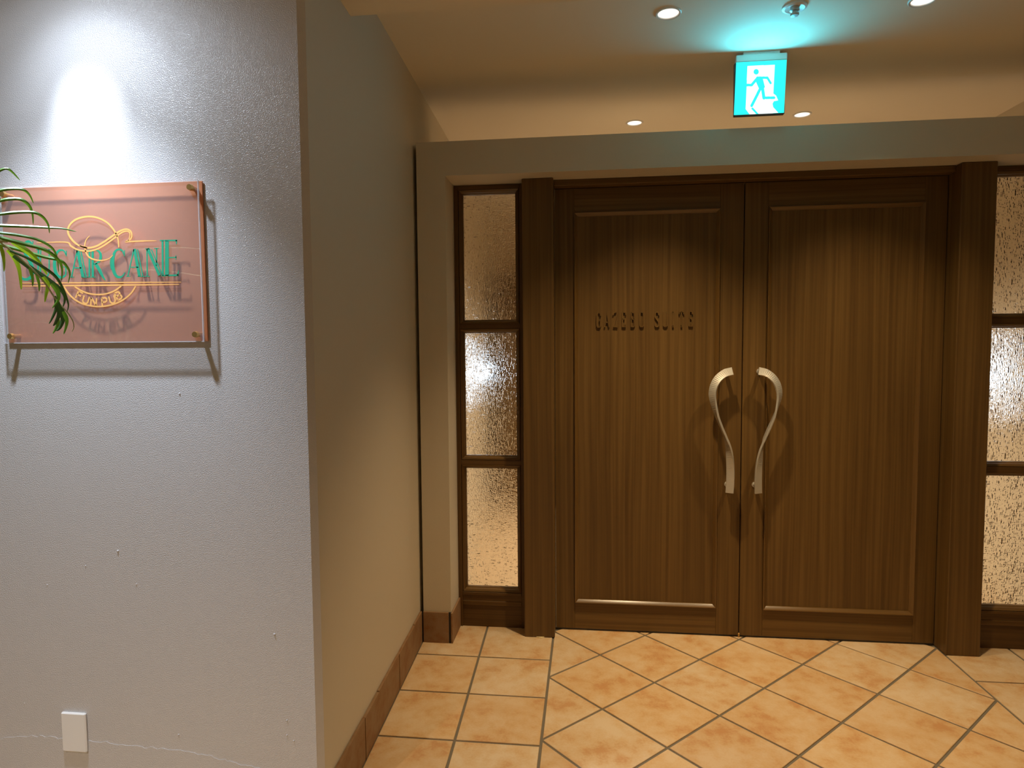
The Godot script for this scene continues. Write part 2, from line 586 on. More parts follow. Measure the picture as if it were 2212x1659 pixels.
# ---------------------------------------------------------------- setting
func build_shell() -> void:
	var f := setting("floor", "terracotta tiled floor with grey joints laid diagonally before the doors", "floor")
	box("grout_bed", M.grout, f, Vector3(-3.3, -0.12, -3.2), Vector3(4.0, -0.004, 4.6))
	box("suite_carpet", M.carpet, f, Vector3(-0.7, -0.0035, -3.2), Vector3(2.33, 0.001, -0.55))
	var clip_mid := PackedVector2Array([Vector2(0, -0.47), Vector2(8.0 * S / sqrt(2.0), -0.47), Vector2(8.0 * S / sqrt(2.0), 2.3), Vector2(0, 2.3)])
	var q := S / sqrt(2.0)
	var rng := RandomNumberGenerator.new()
	rng.seed = 4
	for u in range(-16, 12):
		for v in range(-6, 20):
			var c := Vector2((u + v) * q, (v - u) * q)
			var d := PackedVector2Array([c, c + Vector2(q, -q), c + Vector2(2 * q, 0), c + Vector2(q, q)])
			for pc in Geometry2D.intersect_polygons(d, clip_mid):
				lay_tile(f, pc, rng)
	# straight courses left of the diagonal field, slightly fanned as the wall is
	for r in range(0, 9):
		var z0 := -0.145 + (r - 1) * S
		var z1 := z0 + S
		var xm0 := -0.314 + 0.027 * z0
		var xm1 := -0.314 + 0.027 * z1
		var o := 0.0
		if r == 0:
			z0 = -0.47
		var xl0 := maxf(left_x(z0) + 0.008, -3.2)
		var xl1 := maxf(left_x(z1) + 0.008, -3.2)
		if z0 > 0.9:
			xl0 = xm0 - S
			xl1 = xm1 - S
		lay_tile(f, PackedVector2Array([Vector2(xm0, z0), Vector2(0, z0), Vector2(0, z1), Vector2(xm1, z1)]), rng)
		lay_tile(f, PackedVector2Array([Vector2(xl0, z0), Vector2(xm0, z0), Vector2(xm1, z1), Vector2(xl1, z1)]), rng)
		if z0 > 0.75:
			for k in 8:
				lay_tile(f, PackedVector2Array([Vector2(xm0 - S * (k + 2), z0), Vector2(xm0 - S * (k + 1), z0), Vector2(xm1 - S * (k + 1), z1), Vector2(xm1 - S * (k + 2), z1)]), rng)
	var xr := 8.0 * q
	for r in range(0, 9):
		var z0 := -0.142 + (r - 1) * S
		var z1 := z0 + S
		if r == 0:
			z0 = -0.47
		for k in 2:
			lay_tile(f, PackedVector2Array([Vector2(xr + k * 0.312, z0), Vector2(minf(xr + (k + 1) * 0.312, 2.32), z0), Vector2(minf(xr + (k + 1) * 0.312, 2.32), z1), Vector2(xr + k * 0.312, z1)]), rng)

	var c1 := setting("ceiling", "plain beige ceiling above the wooden doors", "ceiling")
	box("far_panel", M.ceiling, c1, Vector3(-3.3, CEIL, -3.2), Vector3(4.0, CEIL + 0.12, LOW_Z + 0.1))
	box("low_panel", M.ceiling, c1, Vector3(-3.3, LOW, LOW_Z), Vector3(4.0, LOW + 0.27, 4.6))

	var wl := setting("wall_left", "beige plaster side wall between the sign wall and the doors", "wall")
	prism("plaster_face", M.wall, wl, PackedVector2Array([Vector2(left_x(0.931), 0.931), Vector2(left_x(-3.2), -3.2), Vector2(-1.0, -3.2), Vector2(-1.0, 0.931)]), 0.0, CEIL)
	var wn := setting("wall_near", "grey white textured plaster wall behind the copper sign", "wall")
	prism("plaster_face", M.near, wn, PackedVector2Array([Vector2(-3.2, ZN), Vector2(-0.590, ZN), Vector2(left_x(0.931), 0.931), Vector2(-1.0, 0.931), Vector2(-1.0, 0.8), Vector2(-3.2, 0.8)]), 0.0, LOW)
	# ragged skim coat along the foot of the sign wall
	var lipx := [-40, 30, 70, 110, 165, 230, 290, 330, 400, 440, 480, 520, 560, 600, 640]
	var lipy := [1598, 1594, 1589, 1592, 1598, 1603, 1612, 1615, 1622, 1630, 1640, 1650, 1660, 1668, 1672]
	var lip := PackedVector2Array()
	var lrng := RandomNumberGenerator.new()
	lrng.seed = 12
	for i in lipx.size() - 1:
		for k in 7:
			var u := k / 7.0
			var w := lin_at(lerpf(lipx[i], lipx[i + 1], u), lerpf(lipy[i], lipy[i + 1], u) + lrng.randf_range(-2.5, 2.5), 2, ZN)
			lip.append(Vector2(w.x, w.y))
	lip.append(Vector2(lip[lip.size() - 1].x, 0.02))
	lip.append(Vector2(lip[0].x, 0.02))
	var st := st_new()
	add_plate(st, lip, ZN - 0.001, ZN + 0.0010)
	obj("skim_coat", st, M.near, wn)
	# specks of dried plaster
	st = st_new()
	for s in [[593, 1370, 1.6], [255, 1190, 1.6], [185, 1222, 1.0], [295, 1262, 1.0], [102, 1263, 0.9], [620, 1556, 1.2], [386, 1587, 1.2], [620, 1588, 1.1], [635, 1600, 1.1], [53, 1519, 0.8], [190, 570, 0.8], [388, 850, 1.2]]:
		var w := lin_at(s[0], s[1], 2, ZN)
		var r: float = 0.0022 * s[2]
		add_rod(st, w, w + Vector3(0, 0, r * 0.9), r, r * 0.4, 7)
	obj("plaster_specks", st, M.near, wn).set_meta("kind", "stuff")

	var wr := setting("wall_right", "beige plaster wall right of the doors", "wall")
	box("plaster_face", M.wall, wr, Vector3(2.33, 0, -3.2), Vector3(2.5, CEIL, 0.8))
	var wo := setting("wall_outer", "beige wall beyond the right end of the lobby", "wall")
	box("plaster_face", M.wall, wo, Vector3(3.9, 0, 0.7), Vector3(4.0, LOW, 4.6))
	box("return_face", M.wall, wo, Vector3(2.5, 0, 0.7), Vector3(3.9, LOW, 0.8))
	var wb := setting("wall_rear", "beige wall behind the viewer", "wall")
	box("plaster_face", M.wall, wb, Vector3(-3.3, 0, 4.5), Vector3(4.0, LOW, 4.6))
	var ws := setting("wall_side", "beige wall at the left end of the lobby", "wall")
	box("plaster_face", M.wall, ws, Vector3(-3.3, 0, 0.8), Vector3(-3.2, LOW, 4.6))
	var wf := setting("wall_suite", "cream wall at the back of the suite", "wall")
	box("plaster_face", M.suite, wf, Vector3(-1.0, 0, -3.3), Vector3(2.5, CEIL, -3.2))

	# the free-standing portal that carries doors and side windows
	var wp := setting("wall_portal", "beige plaster door surround open above its lintel", "wall")
	box("pier", M.wall, wp, Vector3(-0.597, 0, PIER_BACK), Vector3(-0.467, SOFFIT, PIER_Z))
	box("pier", M.wall, wp, Vector3(2 * MID + 0.467, 0, PIER_BACK), Vector3(2.328, SOFFIT, PIER_Z))
	box("lintel", M.wall, wp, Vector3(-0.597, SOFFIT, PIER_BACK), Vector3(2.328, HEAD_TOP, PIER_Z))
	box("rear_return", M.wall, wp, Vector3(-0.64, 0, PIER_BACK), Vector3(-0.597, HEAD_TOP, PIER_Z - 0.08))

	# skirting tiles
	var bl := setting("baseboard_left", "brown ceramic skirting tiles along the beige side wall", "skirting")
	var js := [-0.262, -0.116, 0.155, 0.435, 0.60, 0.905]
	for i in js.size() - 1:
		var a: float = js[i] + 0.0015
		var b: float = js[i + 1] - 0.0015
		var off := 0.010 + 0.0012 * (i % 2)
		prism("skirting_tile", M.base_tile, bl, PackedVector2Array([Vector2(left_x(a), a), Vector2(left_x(a) + off, a), Vector2(left_x(b) + off, b), Vector2(left_x(b), b)]), 0.0, 0.146 - 0.002 * (i % 2), 0.0015)
	var bp := setting("baseboard_portal", "dark brown ceramic skirting tiles round the foot of the left pier", "skirting")
	box("skirting_tile", M.base_tile, bp, Vector3(-0.597, 0, PIER_Z), Vector3(-0.477, 0.146, PIER_Z + 0.009), 0.0015)
	box("skirting_tile", M.base_tile, bp, Vector3(-0.467, 0, FRAME_Z - 0.01), Vector3(-0.458, 0.143, PIER_Z + 0.009), 0.0015)
	box("joint_strip", mat(rgb(48, 42, 34), 0.9), bp, Vector3(-0.477, 0, PIER_Z), Vector3(-0.467, 0.145, PIER_Z + 0.007))

func lay_tile(parent: Node, poly: PackedVector2Array, rng: RandomNumberGenerator) -> void:
	for o in Geometry2D.offset_polygon(poly, -0.0048, Geometry2D.JOIN_MITER):
		var area := 0.0
		for i in o.size():
			area += o[i].cross(o[(i + 1) % o.size()])
		if absf(area) < 0.0008:
			continue
		prism("floor_tile", M.tiles[rng.randi_range(0, 3)], parent, o, -0.01, rng.randf_range(-0.0004, 0.0004), 0.0014)

# ---------------------------------------------------------------- doors
func handle(parent: Node, s: float) -> void:
	# centre line in pixels of the close look at the left pull; mirrored for the right one
	var pts := [Vector2(632, 257), Vector2(565, 274), Vector2(502, 322), Vector2(462, 390), Vector2(448, 470), Vector2(462, 560), Vector2(490, 660), Vector2(530, 760), Vector2(570, 860), Vector2(594, 950), Vector2(606, 1050), Vector2(611, 1150), Vector2(610, 1250), Vector2(605, 1347)]
	var zc := -0.395
	var path := []
	for p in pts:
		var w := lin_at(1430.0 + p.x / 4.147, 740.0 + p.y / 4.147, 2, zc)
		path.append(Vector2(w.x, w.y))
	path = smooth_path(path, 5)
	var n := path.size()
	var st := st_new()
	var th := [16.0, 20.0, 27.0, 34.0, 46.0, 64.0, 82.0, 88.0, 84.0, 62.0, 40.0, 28.0, 22.0, 20.0]
	var rings := []
	for i in n:
		var t := float(i) / (n - 1) * (th.size() - 1)
		var k := mini(int(t), th.size() - 2)
		var a := deg_to_rad(lerpf(th[k], th[k + 1], t - k))
		var d: Vector2 = (path[mini(i + 1, n - 1)] - path[maxi(i - 1, 0)]).normalized()
		var nn := Vector3(-d.y, d.x, 0)
		if nn.x > 0.0 or (absf(nn.x) < 0.3 and nn.y < 0):
			pass
		var wv := nn * cos(a) + Vector3(0, 0, 1) * sin(a)
		var tv := Vector3(d.x, d.y, 0).cross(wv).normalized()
		var c := Vector3(path[i].x, path[i].y, zc)
		c.z += 0.012 * sin(PI * i / (n - 1.0))
		var hw := 0.018
		var ht := 0.0045
		var ring := []
		for e in [[-1.0, -0.6], [-0.94, -1.0], [0.94, -1.0], [1.0, -0.6], [1.0, 0.6], [0.94, 1.0], [-0.94, 1.0], [-1.0, 0.6]]:
			var v: Vector3 = c + wv * hw * e[0] + tv * ht * e[1]
			if s < 0.0:
				v.x = 2.0 * MID - v.x
			ring.append([v, (wv * e[0] * 0.2 + tv * e[1]) if absf(e[0]) < 0.97 else wv * e[0]])
		rings.append([ring, Vector3(c.x if s > 0 else 2 * MID - c.x, c.y, c.z)])
	for i in n - 1:
		for e in 8:
			var f := (e + 1) % 8
			var a: Vector3 = rings[i][0][e][0]
			var b: Vector3 = rings[i][0][f][0]
			var c: Vector3 = rings[i + 1][0][f][0]
			var d: Vector3 = rings[i + 1][0][e][0]
			quad(st, a, b, c, d, (a + b + c + d) * 0.25 - (rings[i][1] + rings[i + 1][1]) * 0.5)
	for i in [0, n - 1]:
		for e in range(1, 7):
			tri(st, rings[i][0][0][0], rings[i][0][e][0], rings[i][0][e + 1][0], rings[i][1] - rings[1 if i == 0 else n - 2][1])
	var h := obj("pull_handle", st, M.satin, parent)
	h.set_meta("label", "satin metal ribbon shaped pull handle")
	for i in [3, n - 4]:
		var st2 := st_new()
		var c: Vector3 = rings[i][1]
		add_rod(st2, Vector3(c.x, c.y, DOOR_Z - 0.002), Vector3(c.x, c.y, c.z), 0.009, 0.009, 16)
		add_rod(st2, Vector3(c.x, c.y, DOOR_Z - 0.001), Vector3(c.x, c.y, DOOR_Z + 0.003), 0.013, 0.013, 20)
		obj("standoff", st2, M.satin, h)

func build_doors() -> void:
	var z := DOOR_Z
	var b := z - 0.04
	var d1 := setting("door_1", "brown wooden door leaf with raised lettering and ribbon handle", "door")
	var d2 := setting("door_2", "plain brown wooden door leaf without lettering, with ribbon handle", "door")
	var leaves := [[d1, 0.010, 0.8638, 0.100, 0.760, M.door_p1], [d2, 0.8678, 1.722, 0.971, 1.630, M.door_p2]]
	# proud outer edge, then a broad face sloping in to the sunk panel
	var bead := [[0.0, z - 0.002], [0.0, z + 0.0095], [0.0008, z + 0.0108], [0.0025, z + 0.0112], [0.0045, z + 0.0102], [0.0085, z + 0.0066], [0.013, z + 0.0020], [0.016, z - 0.0014], [0.0175, z - 0.0024], [0.018, z - 0.0052]]
	for L in leaves:
		var t: Node3D = L[0]
		box("stile", M.door_v, t, Vector3(L[1], 0.009, b), Vector3(L[3], 2.099, z), 0.0012)
		box("stile", M.door_v, t, Vector3(L[4], 0.009, b), Vector3(L[2], 2.099, z), 0.0012)
		box("rail", M.door_h, t, Vector3(L[3], 1.987, b), Vector3(L[4], 2.099, z - 0.0006), 0.0012)
		box("rail", M.door_h, t, Vector3(L[3], 0.009, b), Vector3(L[4], 0.138, z - 0.0006), 0.0012)
		box("panel", L[5], t, Vector3(L[3], 0.138, b + 0.005), Vector3(L[4], 1.987, z - 0.005))
		moulding("moulding", M.mould_v, M.mould_h, t, Rect2(L[3], 0.137, L[4] - L[3], 1.851), bead)
	box("rebate_strip", M.door_v, d1, Vector3(0.845, 0.009, b - 0.012), Vector3(0.885, 2.099, b - 0.0005))
	box("floor_bolt", M.brass, d1, Vector3(0.862, 0.001, z - 0.003), Vector3(0.870, 0.02, z + 0.004), 0.001)
	handle(d1, 1.0)
	handle(d2, -1.0)
	# raised lettering, drawn as narrow serif strokes in a 10 x 24 box
	var glyph := {
		"G": [[9, 5, 9, 2, 7, 0, 3, 0, 1, 2, 1, 22, 3, 24, 7, 24, 9, 22, 9, 13, 6, 13]],
		"A": [[0, 24, 5, 0, 10, 24], [2, 16, 8, 16]],
		"Z": [[0, 4, 1, 0, 9, 0, 1, 24, 9, 24, 10, 20]],
		"E": [[9, 4, 9, 0, 2, 0, 2, 24, 9, 24, 9, 20], [2, 11, 7, 11]],
		"B": [[2, 0, 2, 24, 7, 24, 9, 22, 9, 13, 7, 11, 2, 11], [2, 0, 7, 0, 9, 2, 9, 9, 7, 11]],
		"O": [[3, 0, 7, 0, 9, 2, 9, 22, 7, 24, 3, 24, 1, 22, 1, 2, 3, 0]],
		"S": [[9, 5, 9, 2, 7, 0, 3, 0, 1, 2, 1, 8, 9, 16, 9, 22, 7, 24, 3, 24, 1, 22, 1, 19]],
		"U": [[1, 0, 1, 22, 3, 24, 7, 24, 9, 22, 9, 0]],
		"I": [[5, 0, 5, 24], [3, 0, 7, 0], [3, 24, 7, 24]],
		"T": [[0, 4, 0, 0, 10, 0, 10, 4], [5, 0, 5, 24], [3, 24, 7, 24]],
	}
	var word := "GAZEBOSUITE"
	var cx := [388, 460, 537, 612, 690, 772, 908, 982, 1052, 1127, 1208]
	for i in word.length():
		var ctr := lin_at(1200.0 + cx[i] / 4.148, 691.0, 2, z)
		var st := st_new()
		for stroke in glyph[word[i]]:
			var path := []
			for k in range(0, stroke.size(), 2):
				path.append(Vector2(ctr.x + (stroke[k] - 5.0) * 0.00200, 1.4575 + (24.0 - stroke[k + 1]) * 0.00278))
			add_band(st, path, [0.0058, 0.0058], z - 0.006, z + 0.0030)
		obj("letter", st, M.door_v, d1)

func build_trim() -> void:
	var names := [["trim_1", -0.135, 0.008, "square wooden door post beside the left side window"], ["trim_2", 1.726, 1.866, "square wooden door post beside the right side window"]]
	for n in names:
		var t := setting(n[0], n[3], "door post")
		box("post", M.door_v, t, Vector3(n[1], 0.0, FRAME_Z - 0.05), Vector3(n[2], 2.1295, POST_Z), 0.003)
	var tt := setting("trim_3", "dark wooden head rail over the two doors", "door frame")
	box("head_rail", M.door_h, tt, Vector3(0.008, 2.102, DOOR_Z - 0.03), Vector3(1.726, 2.1295, -0.405), 0.002)
	box("door_stop", M.door_h, tt, Vector3(0.008, 2.085, DOOR_Z - 0.06), Vector3(1.726, 2.102, DOOR_Z - 0.042))
	# paper wedge under the left post
	var w := lin_at(1168, 1378, 1, 0.0)
	var wedge := thing("paper_wedge", "small folded cream paper wedge under the left door post", "wedge")
	prism("paper", mat(rgb(232, 216, 170), 0.8), wedge, PackedVector2Array([Vector2(w.x - 0.020, POST_Z - 0.01), Vector2(w.x + 0.016, POST_Z - 0.01), Vector2(w.x + 0.016, POST_Z + 0.002), Vector2(w.x + 0.004, POST_Z + 0.009), Vector2(w.x - 0.020, POST_Z + 0.003)]), 0.0005, 0.0035)

func build_side_window(called: String, label: String, mirror: bool) -> void:
	var t := setting(called, label, "window")
	var X := func(x: float) -> float: return 2.0 * MID - x if mirror else x
	var span := func(nm: String, m: Material, x0: float, x1: float, y0: float, y1: float, z0: float, z1: float, bv: float) -> void:
		var a: float = X.call(x0)
		var c: float = X.call(x1)
		box(nm, m, t, Vector3(minf(a, c), y0, z0), Vector3(maxf(a, c), y1, z1), bv)
	var zf := FRAME_Z
	var zb := zf - 0.06
	span.call("stile", M.frame_v, -0.4665, -0.446, 0.0, SOFFIT - 0.001, zb, zf, 0.001)
	span.call("stile", M.frame_v, -0.156, -0.136, 0.0, SOFFIT - 0.001, zb, zf, 0.001)
	var rows := [[1.497, 2.090], [0.844, 1.437], [0.194, 0.783]]
	# rails between the stiles
	span.call("rail", M.frame_h, -0.446, -0.156, 2.108, SOFFIT - 0.001, zb, zf, 0.001)
	span.call("rail", M.frame_h, -0.446, -0.156, 1.455, 1.479, zb, zf, 0.001)
	span.call("rail", M.frame_h, -0.446, -0.156, 0.801, 0.826, zb, zf, 0.001)
	span.call("rail", M.frame_h, -0.446, -0.156, 0.160, 0.175, zb, zf + 0.004, 0.002)
	span.call("rail", M.frame_h, -0.446, -0.156, 0.1315, 0.1595, zb, zf - 0.002, 0.001)
	span.call("rail", M.frame_h, -0.446, -0.156, 0.108, 0.131, zb, zf + 0.001, 0.002)
	span.call("kick_board", M.frame_h, -0.446, -0.156, 0.0, 0.1075, zb, zf - 0.005, 0.001)
	for r in rows:
		var a: float = X.call(-0.446)
		var c: float = X.call(-0.156)
		var rc := Rect2(minf(a, c), r[0] - 0.019, absf(a - c), r[1] - r[0] + 0.038)
		moulding("glazing_bead", M.frame_v, M.mould_h, t, rc, [[0.0, zf - 0.004], [0.003, zf + 0.001], [0.006, zf - 0.001], [0.012, zf - 0.006], [0.016, zf - 0.016], [0.020, zf - 0.018], [0.021, zf - 0.034]])
		span.call("pane", M.glass, -0.4275, -0.1735, r[0] - 0.008, r[1] + 0.008, zf - 0.035, zf - 0.030, 0.0)

# ---------------------------------------------------------------- objects
func build_exit_sign() -> void:
	var t := thing("exit_sign", "lit green and white running man emergency exit sign hanging above the doors", "exit sign")
	var z := -0.225
	box("housing", M.white, t, Vector3(0.771, 2.534, z - 0.030), Vector3(0.974, 2.5635, z), 0.003)
	box("ceiling_plate", M.white, t, Vector3(0.80, 2.5635, z - 0.026), Vector3(0.945, CEIL, z - 0.004))
	box("lamp_body", mat(rgb(70, 80, 84), 0.5), t, Vector3(0.766, 2.319, z - 0.024), Vector3(0.968, 2.5335, z - 0.004), 0.002)
	var g := mat(Color(0.02, 0.02, 0.02), 0.25)
	g.emission_enabled = true
	g.emission = Color.WHITE
	g.emission_operator = BaseMaterial3D.EMISSION_OP_MULTIPLY
	g.emission_texture = exit_image()
	g.emission_energy_multiplier = 1.25
	var st := st_new()
	var c := [Vector3(0.7715, 2.5335, z), Vector3(0.9715, 2.5335, z), Vector3(0.964, 2.322, z), Vector3(0.7645, 2.322, z)]
	var uv := [Vector2(0, 0), Vector2(1, 0), Vector2(1, 1), Vector2(0, 1)]
	for k in [0, 1, 2, 0, 2, 3]:
		st.set_normal(Vector3.BACK)
		st.set_uv(uv[k])
		st.add_vertex(c[k])
	var face := obj("lit_sign_face", st, g, t)
	face.set_meta("label", "cyan lit panel with white doorway and running figure")
	var al := AreaLight3D.new()
	al.name = "exit_sign_light"
	add_child(al)
	al.position = Vector3(0.868, 2.43, z + 0.004)
	al.rotation.y = PI
	al.area_size = Vector2(0.2, 0.2)
	al.light_color = Color(0.28, 0.87, 1.0)
	al.light_energy = 0.26
	al.shadow_enabled = true

func build_sprinkler() -> void:
	var t := thing("sprinkler_head", "small round white sprinkler head on the ceiling between the downlights", "sprinkler")
	var at := Vector3(0.8955, CEIL, 0.124)
	var st := st_new()
	add_lathe(st, at, [[0.0, -0.002], [0.016, -0.004], [0.034, -0.009], [0.042, -0.006], [0.043, 0.0]], 32)
	obj("flange", st, M.white, t)
	st = st_new()
	add_lathe(st, at, [[0.0, -0.034], [0.013, -0.033], [0.015, -0.030], [0.015, -0.026], [0.009, -0.024], [0.009, -0.018], [0.016, -0.015], [0.016, -0.003]], 24)
	obj("nozzle", st, mat(rgb(190, 196, 196), 0.35, 0.4), t)

func W2(x: float, y: float, zz: float) -> Vector2:
	# pixels of the close look at the copper sign (origin 0,350; 3.387 times)
	var w := lin_at(x / 3.387, 350.0 + y / 3.387, 2, zz)
	return Vector2(w.x, w.y)

func build_sign() -> void:
	var t := thing("wall_sign", "copper wall plaque under clear acrylic with green lettering and gold swashes", "sign")
	var zc := ZN + 0.006
	var za := ZN + 0.029
	var tl := lin_at(432.5, 391, 2, zc)
	var br := lin_at(449, 737, 2, zc)
	var bl := lin_at(19, 738, 2, zc)
	var x0 := bl.x
	var x1 := br.x
	box("copper_plate", M.copper, t, Vector3(x0, br.y, ZN + 0.002), Vector3(x1, tl.y, zc), 0.0006)
	box("spacer", M.pot, t, Vector3(x0 + 0.03, br.y + 0.03, ZN), Vector3(x1 - 0.03, tl.y - 0.03, ZN + 0.002))
	var ax0 := lin_at(9, 741, 2, za).x
	var ax1 := lin_at(440, 737, 2, za).x
	var ay0 := lin_at(440, 738.5, 2, za).y
	var ay1 := lin_at(425, 388.4, 2, za).y
	var e := 0.0022
	box("acrylic_sheet", M.acrylic, t, Vector3(ax0 + e, ay0 + e, za - 0.005), Vector3(ax1 - e, ay1 - e, za))
	box("sheet_edge", M.edge, t, Vector3(ax0, ay0, za - 0.005), Vector3(ax0 + e, ay1, za))
	box("sheet_edge", M.edge, t, Vector3(ax1 - e, ay0, za - 0.005), Vector3(ax1, ay1, za))
	box("sheet_edge", M.edge, t, Vector3(ax0 + e, ay0, za - 0.005), Vector3(ax1 - e, ay0 + e, za))
	box("sheet_edge", M.edge, t, Vector3(ax0 + e, ay1 - e, za - 0.005), Vector3(ax1 - e, ay1, za))
	for sx in [0, 1]:
		for sy in [0, 1]:
			var st := st_new()
			var c := Vector3(ax0 + 0.026 if sx == 0 else ax1 - 0.020, ay0 + 0.020 if sy == 0 else ay1 - 0.020, 0)
			add_rod(st, Vector3(c.x, c.y, zc), Vector3(c.x, c.y, za + 0.006), 0.0065, 0.0065, 18)
			add_rod(st, Vector3(c.x, c.y, za + 0.001), Vector3(c.x, c.y, za + 0.009), 0.0085, 0.0075, 18)
			obj("standoff_bolt", st, M.brass, t)
	# lettering printed on the front of the sheet, drawn as strokes [x, y ... ] with a width
	var zl := za + 0.0002
	var letters := [
		["S", [[[238, 612, 226, 590, 205, 582, 182, 600, 176, 640, 196, 690, 226, 740, 240, 790, 230, 838, 200, 858, 170, 856, 152, 838], [10, 20, 22, 26, 28, 22, 16]], [[242, 578, 238, 628], [7, 7]]]],
		["U", [[[282, 640, 280, 790], [14, 14]], [[299, 640, 297, 790, 305, 832, 330, 842, 352, 828, 360, 780, 360, 640], [9, 10, 12, 10, 9]], [[264, 641, 316, 641], [6, 6]], [[344, 641, 378, 641], [6, 6]]]],
		["G", [[[484, 680, 470, 652, 448, 645, 424, 655, 406, 690, 400, 740, 404, 790, 420, 830, 446, 844, 470, 836, 482, 820, 482, 770], [9, 12, 18, 26, 28, 20, 12, 10]], [[486, 648, 486, 690], [7, 7]], [[458, 768, 500, 768], [7, 7]]]],
		["A", [[[524, 842, 566, 645], [10, 10]], [[568, 640, 608, 842], [26, 26]], [[590, 640, 632, 842], [9, 9]], [[544, 775, 596, 775], [9, 9]], [[512, 842, 542, 842], [6, 6]], [[594, 843, 645, 843], [6, 6]]]],
		["R", [[[655, 645, 655, 842], [14, 14]], [[678, 645, 680, 842], [20, 20]], [[680, 648, 706, 645, 730, 662, 738, 690, 730, 722, 706, 742, 684, 746], [9, 12, 20, 22, 12, 9]], [[700, 744, 728, 790, 752, 838, 772, 866], [24, 26, 18, 4]], [[636, 645, 690, 645], [6, 6]], [[640, 843, 700, 843], [6, 6]]]],
		["C", [[[908, 678, 896, 650, 872, 640, 846, 652, 830, 690, 825, 740, 832, 795, 852, 834, 878, 843, 900, 832, 914, 808], [7, 12, 16, 26, 28, 22, 12, 6]], [[812, 700, 808, 740, 814, 785], [5, 7, 5]], [[912, 645, 910, 690], [7, 7]]]],
		["A", [[[936, 836, 980, 640], [9, 9]], [[984, 636, 1022, 838], [24, 24]], [[1006, 640, 1046, 838], [9, 9]], [[958, 770, 1012, 770], [8, 8]], [[924, 837, 954, 837], [6, 6]], [[1008, 838, 1060, 838], [6, 6]]]],
		["N", [[[1076, 640, 1078, 836], [10, 10]], [[1080, 632, 1168, 830], [24, 22]], [[1108, 640, 1186, 822], [8, 8]], [[1146, 632, 1146, 760], [10, 10]], [[1062, 636, 1100, 636], [6, 6]], [[1128, 632, 1162, 632], [6, 6]], [[1064, 837, 1096, 837], [6, 6]]]],
		["E", [[[1190, 576, 1192, 832], [16, 16]], [[1222, 576, 1222, 832], [30, 30]], [[1170, 575, 1296, 574], [9, 12]], [[1291, 572, 1292, 604], [14, 4]], [[1236, 700, 1292, 698], [9, 9]], [[1288, 684, 1288, 716], [6, 6]], [[1180, 832, 1306, 828], [9, 14]], [[1300, 832, 1308, 792], [16, 3]]]],
	]
	for L in letters:
		var st := st_new()
		for stroke in L[1]:
			var raw := []
			for k in range(0, stroke[0].size(), 2):
				raw.append(W2(stroke[0][k], stroke[0][k + 1], zl))
			var path := smooth_path(raw, 5) if raw.size() > 2 else raw
			var ws := []
			for w in stroke[1]:
				ws.append(w / 3.387 * 0.00121)
			add_band(st, path, ws, zl, zl + 0.0006)
		obj("letter", st, M.green, t)
	# gold rules and swashes
	var swashes := [
		["rule", [[160, 886, 1325, 879]], [3.5, 7, 7, 3.5]],
		["rule", [[160, 908, 1312, 896]], [3.5, 9, 9, 4]],
		["rule", [[270, 592, 480, 586, 520, 615, 570, 642, 640, 652, 700, 642, 760, 612, 840, 556, 890, 518, 930, 506, 950, 520, 950, 548, 938, 580]], [3, 9, 9, 9, 9, 8, 6, 4]],
		["swash", [[640, 630, 580, 612, 530, 572, 500, 520, 506, 470, 550, 425, 620, 402, 700, 404, 780, 440, 835, 500, 864, 560, 870, 625]], [7, 11, 11, 11, 9, 9, 7]],
		["swash", [[585, 612, 640, 628, 700, 618, 760, 586, 830, 538, 880, 505, 925, 492, 955, 505, 966, 535, 956, 565, 920, 582]], [9, 11, 11, 9, 9, 7]],
		["swash", [[658, 540, 632, 570, 622, 615, 632, 665, 658, 700, 700, 716, 750, 720, 800, 706, 828, 680]], [3, 7, 9, 9, 6, 3]],
		["rule", [[916, 585, 1040, 578, 1145, 576]], [7, 8, 3]],
		["arc", [[470, 912, 500, 960, 550, 1008, 620, 1042, 720, 1058, 820, 1044, 900, 1010, 960, 960, 994, 908]], [9, 9, 9]],
		["arc", [[546, 910, 600, 944, 660, 964, 720, 970, 780, 964, 840, 942, 890, 906]], [9, 9, 9]],
	]
	for sw in swashes:
		var st := st_new()
		for q in sw[1]:
			var raw := []
			for k in range(0, q.size(), 2):
				raw.append(W2(q[k], q[k + 1], zl))
			var path := smooth_path(raw, 8)
			var ws := []
			for w in sw[2]:
				ws.append(w / 3.387 * 0.00150)
			add_band(st, path, ws, zl + 0.0003, zl + 0.0009)
		obj(sw[0], st, M.gold, t)
	# FUN PUB along the arc
	var fp := {
		"F": [[0, 0, 0, 10], [0, 0, 6.5, 0], [0, 4.8, 5.5, 4.8]],
		"U": [[0, 0, 0, 7, 1, 9, 3.5, 10, 6, 9, 7, 7, 7, 0]],
		"N": [[0, 10, 0, 0], [0, 0, 7, 10], [7, 10, 7, 0]],
		"P": [[0, 10, 0, 0], [0, 0, 4.5, 0, 6.5, 1.5, 6.5, 3.8, 4.5, 5.5, 0, 5.5]],
		"B": [[0, 10, 0, 0], [0, 0, 4.2, 0, 6, 1.2, 6, 3.4, 4.2, 4.7, 0, 4.7], [4.2, 4.7, 6.6, 6, 6.6, 8.6, 4.6, 10, 0, 10]],
	}
	var spots := [["F", 582, 978, 26], ["U", 628, 1008, 15], ["N", 686, 1022, 4], ["P", 766, 1022, -6], ["U", 822, 1006, -16], ["B", 868, 978, -26]]
